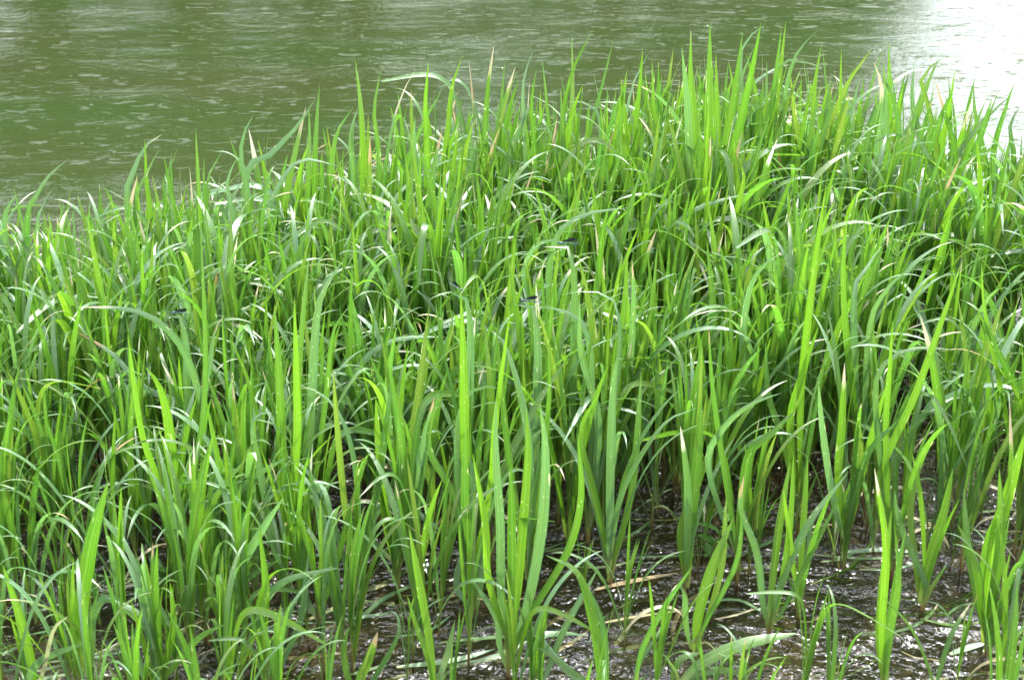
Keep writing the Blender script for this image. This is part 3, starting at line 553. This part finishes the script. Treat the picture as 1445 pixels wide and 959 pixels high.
for k in range(260):
    px, py = random.uniform(-40, 1480), random.uniform(520, 1010)
    b = on_water(px, py); L = random.uniform(.07, .34); a = random.gauss(.22, .35)+(math.pi if random.random() < .3 else 0)
    z = random.choice([random.uniform(-.075, -.008), random.uniform(-.05, -.004), .003])
    P = np.array([[t*L*math.cos(a+.5*(t-.5)), t*L*math.sin(a+.5*(t-.5)), z+random.uniform(-.004, .004)] for t in (0, .35, .7, 1)])+b
    Q = catmull(P, 7); T = np.gradient(Q, axis=0); side = np.cross(np.tile([0., 0, 1], (7, 1)), T); side /= np.linalg.norm(side, axis=1)[:, None]; side[:, 2] += random.uniform(-.5, .5)
    v = ribbon(Q, random.uniform(.004, .012), side, .05); lit.add(*v, random.choice([0, 0, 0, 2, 3] if z < .002 else [0, 0, 0, 2]))
tag(lit.build('sunken_leaf_litter', MATS), 'drifting and sunken reed leaves streaming with the current in brown shallows', 'leaf litter', kind='stuff')

# ------------------------------------------------------------------ small broad-leaved water weeds
M_WEED = simple('weed_leaf', (.075, .19, .03), .4, (30, (.11, .25, .045)), trans=.35)
def weed_leaf():
    n = 6; s = np.linspace(0, 1, n); P = np.stack([s, 0*s, .18*np.sin(s*2.6)], -1); w_ = np.interp(s, [0, .2, .5, .8, 1], [.1, .75, 1, .65, .03])
    V_ = []; 
    for i in range(n): V_ += [P[i]+[0, w_[i]*.26, .03], P[i]-[0, 0, .02], P[i]-[0, w_[i]*.26, -.03]]
    i = np.arange(n-1)*3
    return np.array(V_), np.concatenate([np.stack([i, i+1, i+4, i+3], -1), np.stack([i+1, i+2, i+5, i+4], -1)]), np.zeros((n*3, 2))
WL = make_mesh('leaf', *weed_leaf(), [M_WEED])
WD = [((1385, 560), 'bushy broad leaved weed among reed stems at right'), ((1340, 545), 'broad leaved weed left of the bushy right hand weed'), ((1430, 575), 'broad leaved weed at the right edge under slanting leaves'),
 ((1360, 520), 'small weed with oval leaves behind the bushy right hand one'), ((1410, 525), 'upper weed with oval leaves near the right edge'), ((1290, 560), 'small weed with oval leaves left of the right hand weeds'),
 ((18, 735), 'low broad leaved weed at the left edge under arching reeds'), ((50, 725), 'low weed with oval leaves just right of the left edge weed'), ((12, 640), 'upper broad leaved weed by the left edge'),
 ((935, 545), 'weed with pale oval leaves in the gap right of centre'), ((1000, 790), 'tiny weed with narrow leaves at the front of the bed, right of centre'), ((228, 850), 'tiny oval leaved weed in lower left shallows')]
for (bx, by), lab in WD:
    b = on_water(bx, by); root = empty('water_weed', b); H = random.uniform(.13, .22) if by < 700 else random.uniform(.08, .13)
    lx, ly = random.uniform(-.05, .05), random.uniform(-.05, .03)
    v = tube([(lx*t*t, ly*t*t, H*t-.03) for t in (0, .5, 1)], [.003, .0025, .0015]); obj('stem', make_mesh('stem', *v, [M_STEM]), root)
    for k in range(13):
        t = .2+.8*k/12; o = obj('leaf', WL, root, (lx*t*t, ly*t*t, H*t-.03)); o.rotation_euler = (random.uniform(-.3, .3), random.uniform(-.7, .2), k*1.57+(k//2)*.8+random.uniform(-.3, .3)); o.scale = (random.uniform(.03, .055),)*3
    tag(root, lab, 'weed', 'small broad leaved weeds among the reeds')

# ------------------------------------------------------------------ dark damselflies
M_BODY = simple('damselfly_body', (.005, .02, .05), .2, (80, (.01, .05, .07)), spec=.8)
M_WING = simple('damselfly_wing', (.006, .008, .016), .3, (120, (.012, .014, .03)), spec=.6)
def lathe(P, rad, k=8):
    P = np.array(P, float); a = np.arange(k)/k*2*math.pi
    V_ = np.concatenate([p+np.stack([0*a, np.cos(a)*r, np.sin(a)*r], -1) for p, r in zip(P, rad)])
    F = [[i*k+j, i*k+(j+1) % k, (i+1)*k+(j+1) % k, (i+1)*k+j] for i in range(len(P)-1) for j in range(k)]
    return V_, np.array(F), np.zeros((len(V_), 2))
ab = make_mesh('abdomen', *lathe([(x, 0, z) for x, z in ((0, 0), (.004, 0), (.012, -.0004), (.024, -.001), (.034, -.0012), (.036, -.0012))], [.0008, .0013, .0010, .0010, .0013, .0003]), [M_BODY])
th = make_mesh('thorax', *lathe([(x, 0, 0) for x in (-.010, -.009, -.006, -.003, 0, .001)], [.0003, .0017, .0026, .0025, .0014, .0002]), [M_BODY])
hd = make_mesh('head', *lathe([(x, 0, 0) for x in (-.0135, -.013, -.0118, -.0106, -.0100)], [.0003, .0016, .0022, .0015, .0003]), [M_BODY])
def wing_mesh(sgn):
    s = np.linspace(0, 1, 8); up = np.interp(s, [0, .2, .6, .9, 1], [.0006, .0026, .0046, .0036, .0005]); lo = np.interp(s, [0, .2, .6, .9, 1], [.0004, .0016, .0032, .0028, .0003])
    V_ = []
    for i in range(8): x = -.003+.030*s[i]; z = .0035+.006*s[i]; V_ += [(x, sgn*(.0006+.0012*s[i]), z+up[i]), (x, sgn*(.0006+.0016*s[i]), z), (x, sgn*(.0006+.0012*s[i]), z-lo[i])]
    i = np.arange(7)*3
    return make_mesh('wing', np.array(V_), np.concatenate([np.stack([i, i+1, i+4, i+3], -1), np.stack([i+1, i+2, i+5, i+4], -1)]), None, [M_WING])
WG = [wing_mesh(1), wing_mesh(-1)]
def leg_mesh(sgn, x):
    P = [(x, sgn*.0015, -.001), (x-.002, sgn*.004, .0), (x-.001, sgn*.005, -.005)]
    return make_mesh('leg', *tube(P, [.00025]*3, 4), [M_BODY])
LG = [leg_mesh(s_, x) for s_ in (1, -1) for x in (-.008, -.006, -.004)]
def damselfly(px, py, Y, rz, ry, sc, label):
    p = at_depth(px, py, Y); root = empty('damselfly', p); root.rotation_euler = (0, ry, rz); root.scale = (sc,)*3
    for n_, me in (('abdomen', ab), ('thorax', th), ('head', hd)): obj(n_, me, root)
    for me in WG: obj('wing', me, root)
    for me in LG: obj('leg', me, root)
    tag(root, label, 'damselfly', 'dark damselflies perched on reed leaves')
def perch(px, py, Y, tipdx, base_py, label):
    b = at_depth(px+10, base_py, Y); b[2] = 0; root = empty('reed_plant', b); hs = .2
    o = obj('stem', stem_mesh(STEMS[0]), root); o.scale = (.3, .3, hs)
    P = np.array([b+[0, 0, .12], at_depth(px+16, py+90, Y), at_depth(px+12, py+25, Y), at_depth(px+3, py+4, Y), at_depth(px+tipdx, py+5, Y-.01)]); Q = catmull(P, 12)-b
    T = np.gradient(Q, axis=0); side = np.cross(T, np.tile([0, -.7, .7], (12, 1))); side /= np.linalg.norm(side, axis=1)[:, None]
    obj('leaf', make_mesh('leaf', *ribbon(Q, .018, side), [M_PALE_SHEEN]), root)
    for kind, e, p, az, sc in shoot(.5, 4, .3)[1:]:
        o = obj('leaf', lib_mesh(e), root, (p[0], p[1]+.12, min(p[2], hs))); o.rotation_euler.z = az; o.scale = (sc*.9,)*3
    tag(root, label, 'reed', 'green reeds standing in the shallow river water')
DF = [(795, 343, 2.78, .35, .14, 1.15, 'black winged damselfly right of centre, the middle one of the perched ones', -28), (743, 424, 2.62, -.5, -.12, 1.1, 'dark blue damselfly perched in the centre of the bed', -20),
      (648, 407, 2.66, 2.6, -.3, .8, 'small dark damselfly perched left of centre behind a luminous spike', -14), (882, 148, 3.9, 1.1, .5, 1.0, 'small black damselfly near the far edge of the bed', -18), (248, 441, 2.75, .3, .2, 1.0, 'dark teal damselfly low among the left reeds', -20)]
for px, py, Y_, rz, ry, sc, lab, td in DF:
    damselfly(px, py, Y_, rz, ry, sc*.85, lab); perch(px, py, Y_, td, 700, 'reed whose bent leaf carries the '+lab.split(', the')[0].split(' behind')[0])

# ------------------------------------------------------------------ far bank, seen only mirrored in the river
def crown(seed, n=5200):
    g = np.random.default_rng(seed); cl = g.normal(0, 1, (46, 3)); cl /= np.linalg.norm(cl, axis=1)[:, None]; cl *= g.uniform(.35, .95, (46, 1)); cl[:, 2] = cl[:, 2]*.85+.05
    c = cl[g.integers(0, 46, n)]+g.normal(0, .15, (n, 3)); sz = g.uniform(.025, .055, n)[:, None]
    a = g.normal(0, 1, (n, 3)); a /= np.linalg.norm(a, axis=1)[:, None]; b = np.cross(a, g.normal(0, 1, (n, 3))); b /= np.linalg.norm(b, axis=1)[:, None]
    V_ = np.stack([c-a*sz, c-b*sz*.6, c+a*sz, c+b*sz*.6], 1).reshape(-1, 3)
    return make_mesh('crown', V_, np.arange(n*4).reshape(n, 4), None, [M_CROWN], smooth=False)
CR = [crown(s_) for s_ in (1, 2, 3)]
tv = tube([(0, 0, -.1), (.01, 0, .15), (0, .01, .35), (.02, 0, .6)], [.035, .026, .022, .01], 8); TK = make_mesh('trunk', *tv, [M_BARK])
TREES = [(-30, 39, 20, 7), (-24, 41, 21, 7), (-18.5, 39, 22, 7), (-13, 40, 21, 6), (-8.5, 39, 21, 5.2), (-4.4, 40.5, 17, 3.8), (2.6, 40, 17, 3.8), (6.3, 39.5, 16, 4.2), (9.6, 41, 7, 2.4), (-1, 43, 9, 3.5), (13.5, 43, 3.6, 2), (-36, 41, 16, 7), (-42, 40, 14, 7), (17, 44, 3.0, 2), (-27, 47, 22, 8), (-21, 46, 21, 7), (-15.5, 47, 22, 7), (-10.5, 46, 22, 6), (5, 46, 15, 4.5), (-6.5, 47, 17, 4), (8.2, 44, 12, 4)]
TL = ['broad', 'dense', 'tall', 'round headed', 'tallest', 'slim', 'narrow', 'bushy', 'lower', 'small', 'young', 'spreading', 'wide', 'little', 'old', 'stout', 'dark', 'high', 'leafy', 'thin', 'rounded']
for k, (x, y, h, rw) in enumerate(TREES):
    root = empty('tree', (x, y, float(bed_z(np.array(x), np.array(y))))); t_ = obj('trunk', TK, root); t_.scale = (h,)*3
    o = obj('crown', CR[k % 3], root, (0, 0, h*.54)); o.scale = (rw, rw, h*.47); o.rotation_euler.z = k*1.3
    tag(root, f'{TL[k]} green tree on the far bank, seen as green reflection in the river', 'tree', 'trees on the far river bank')
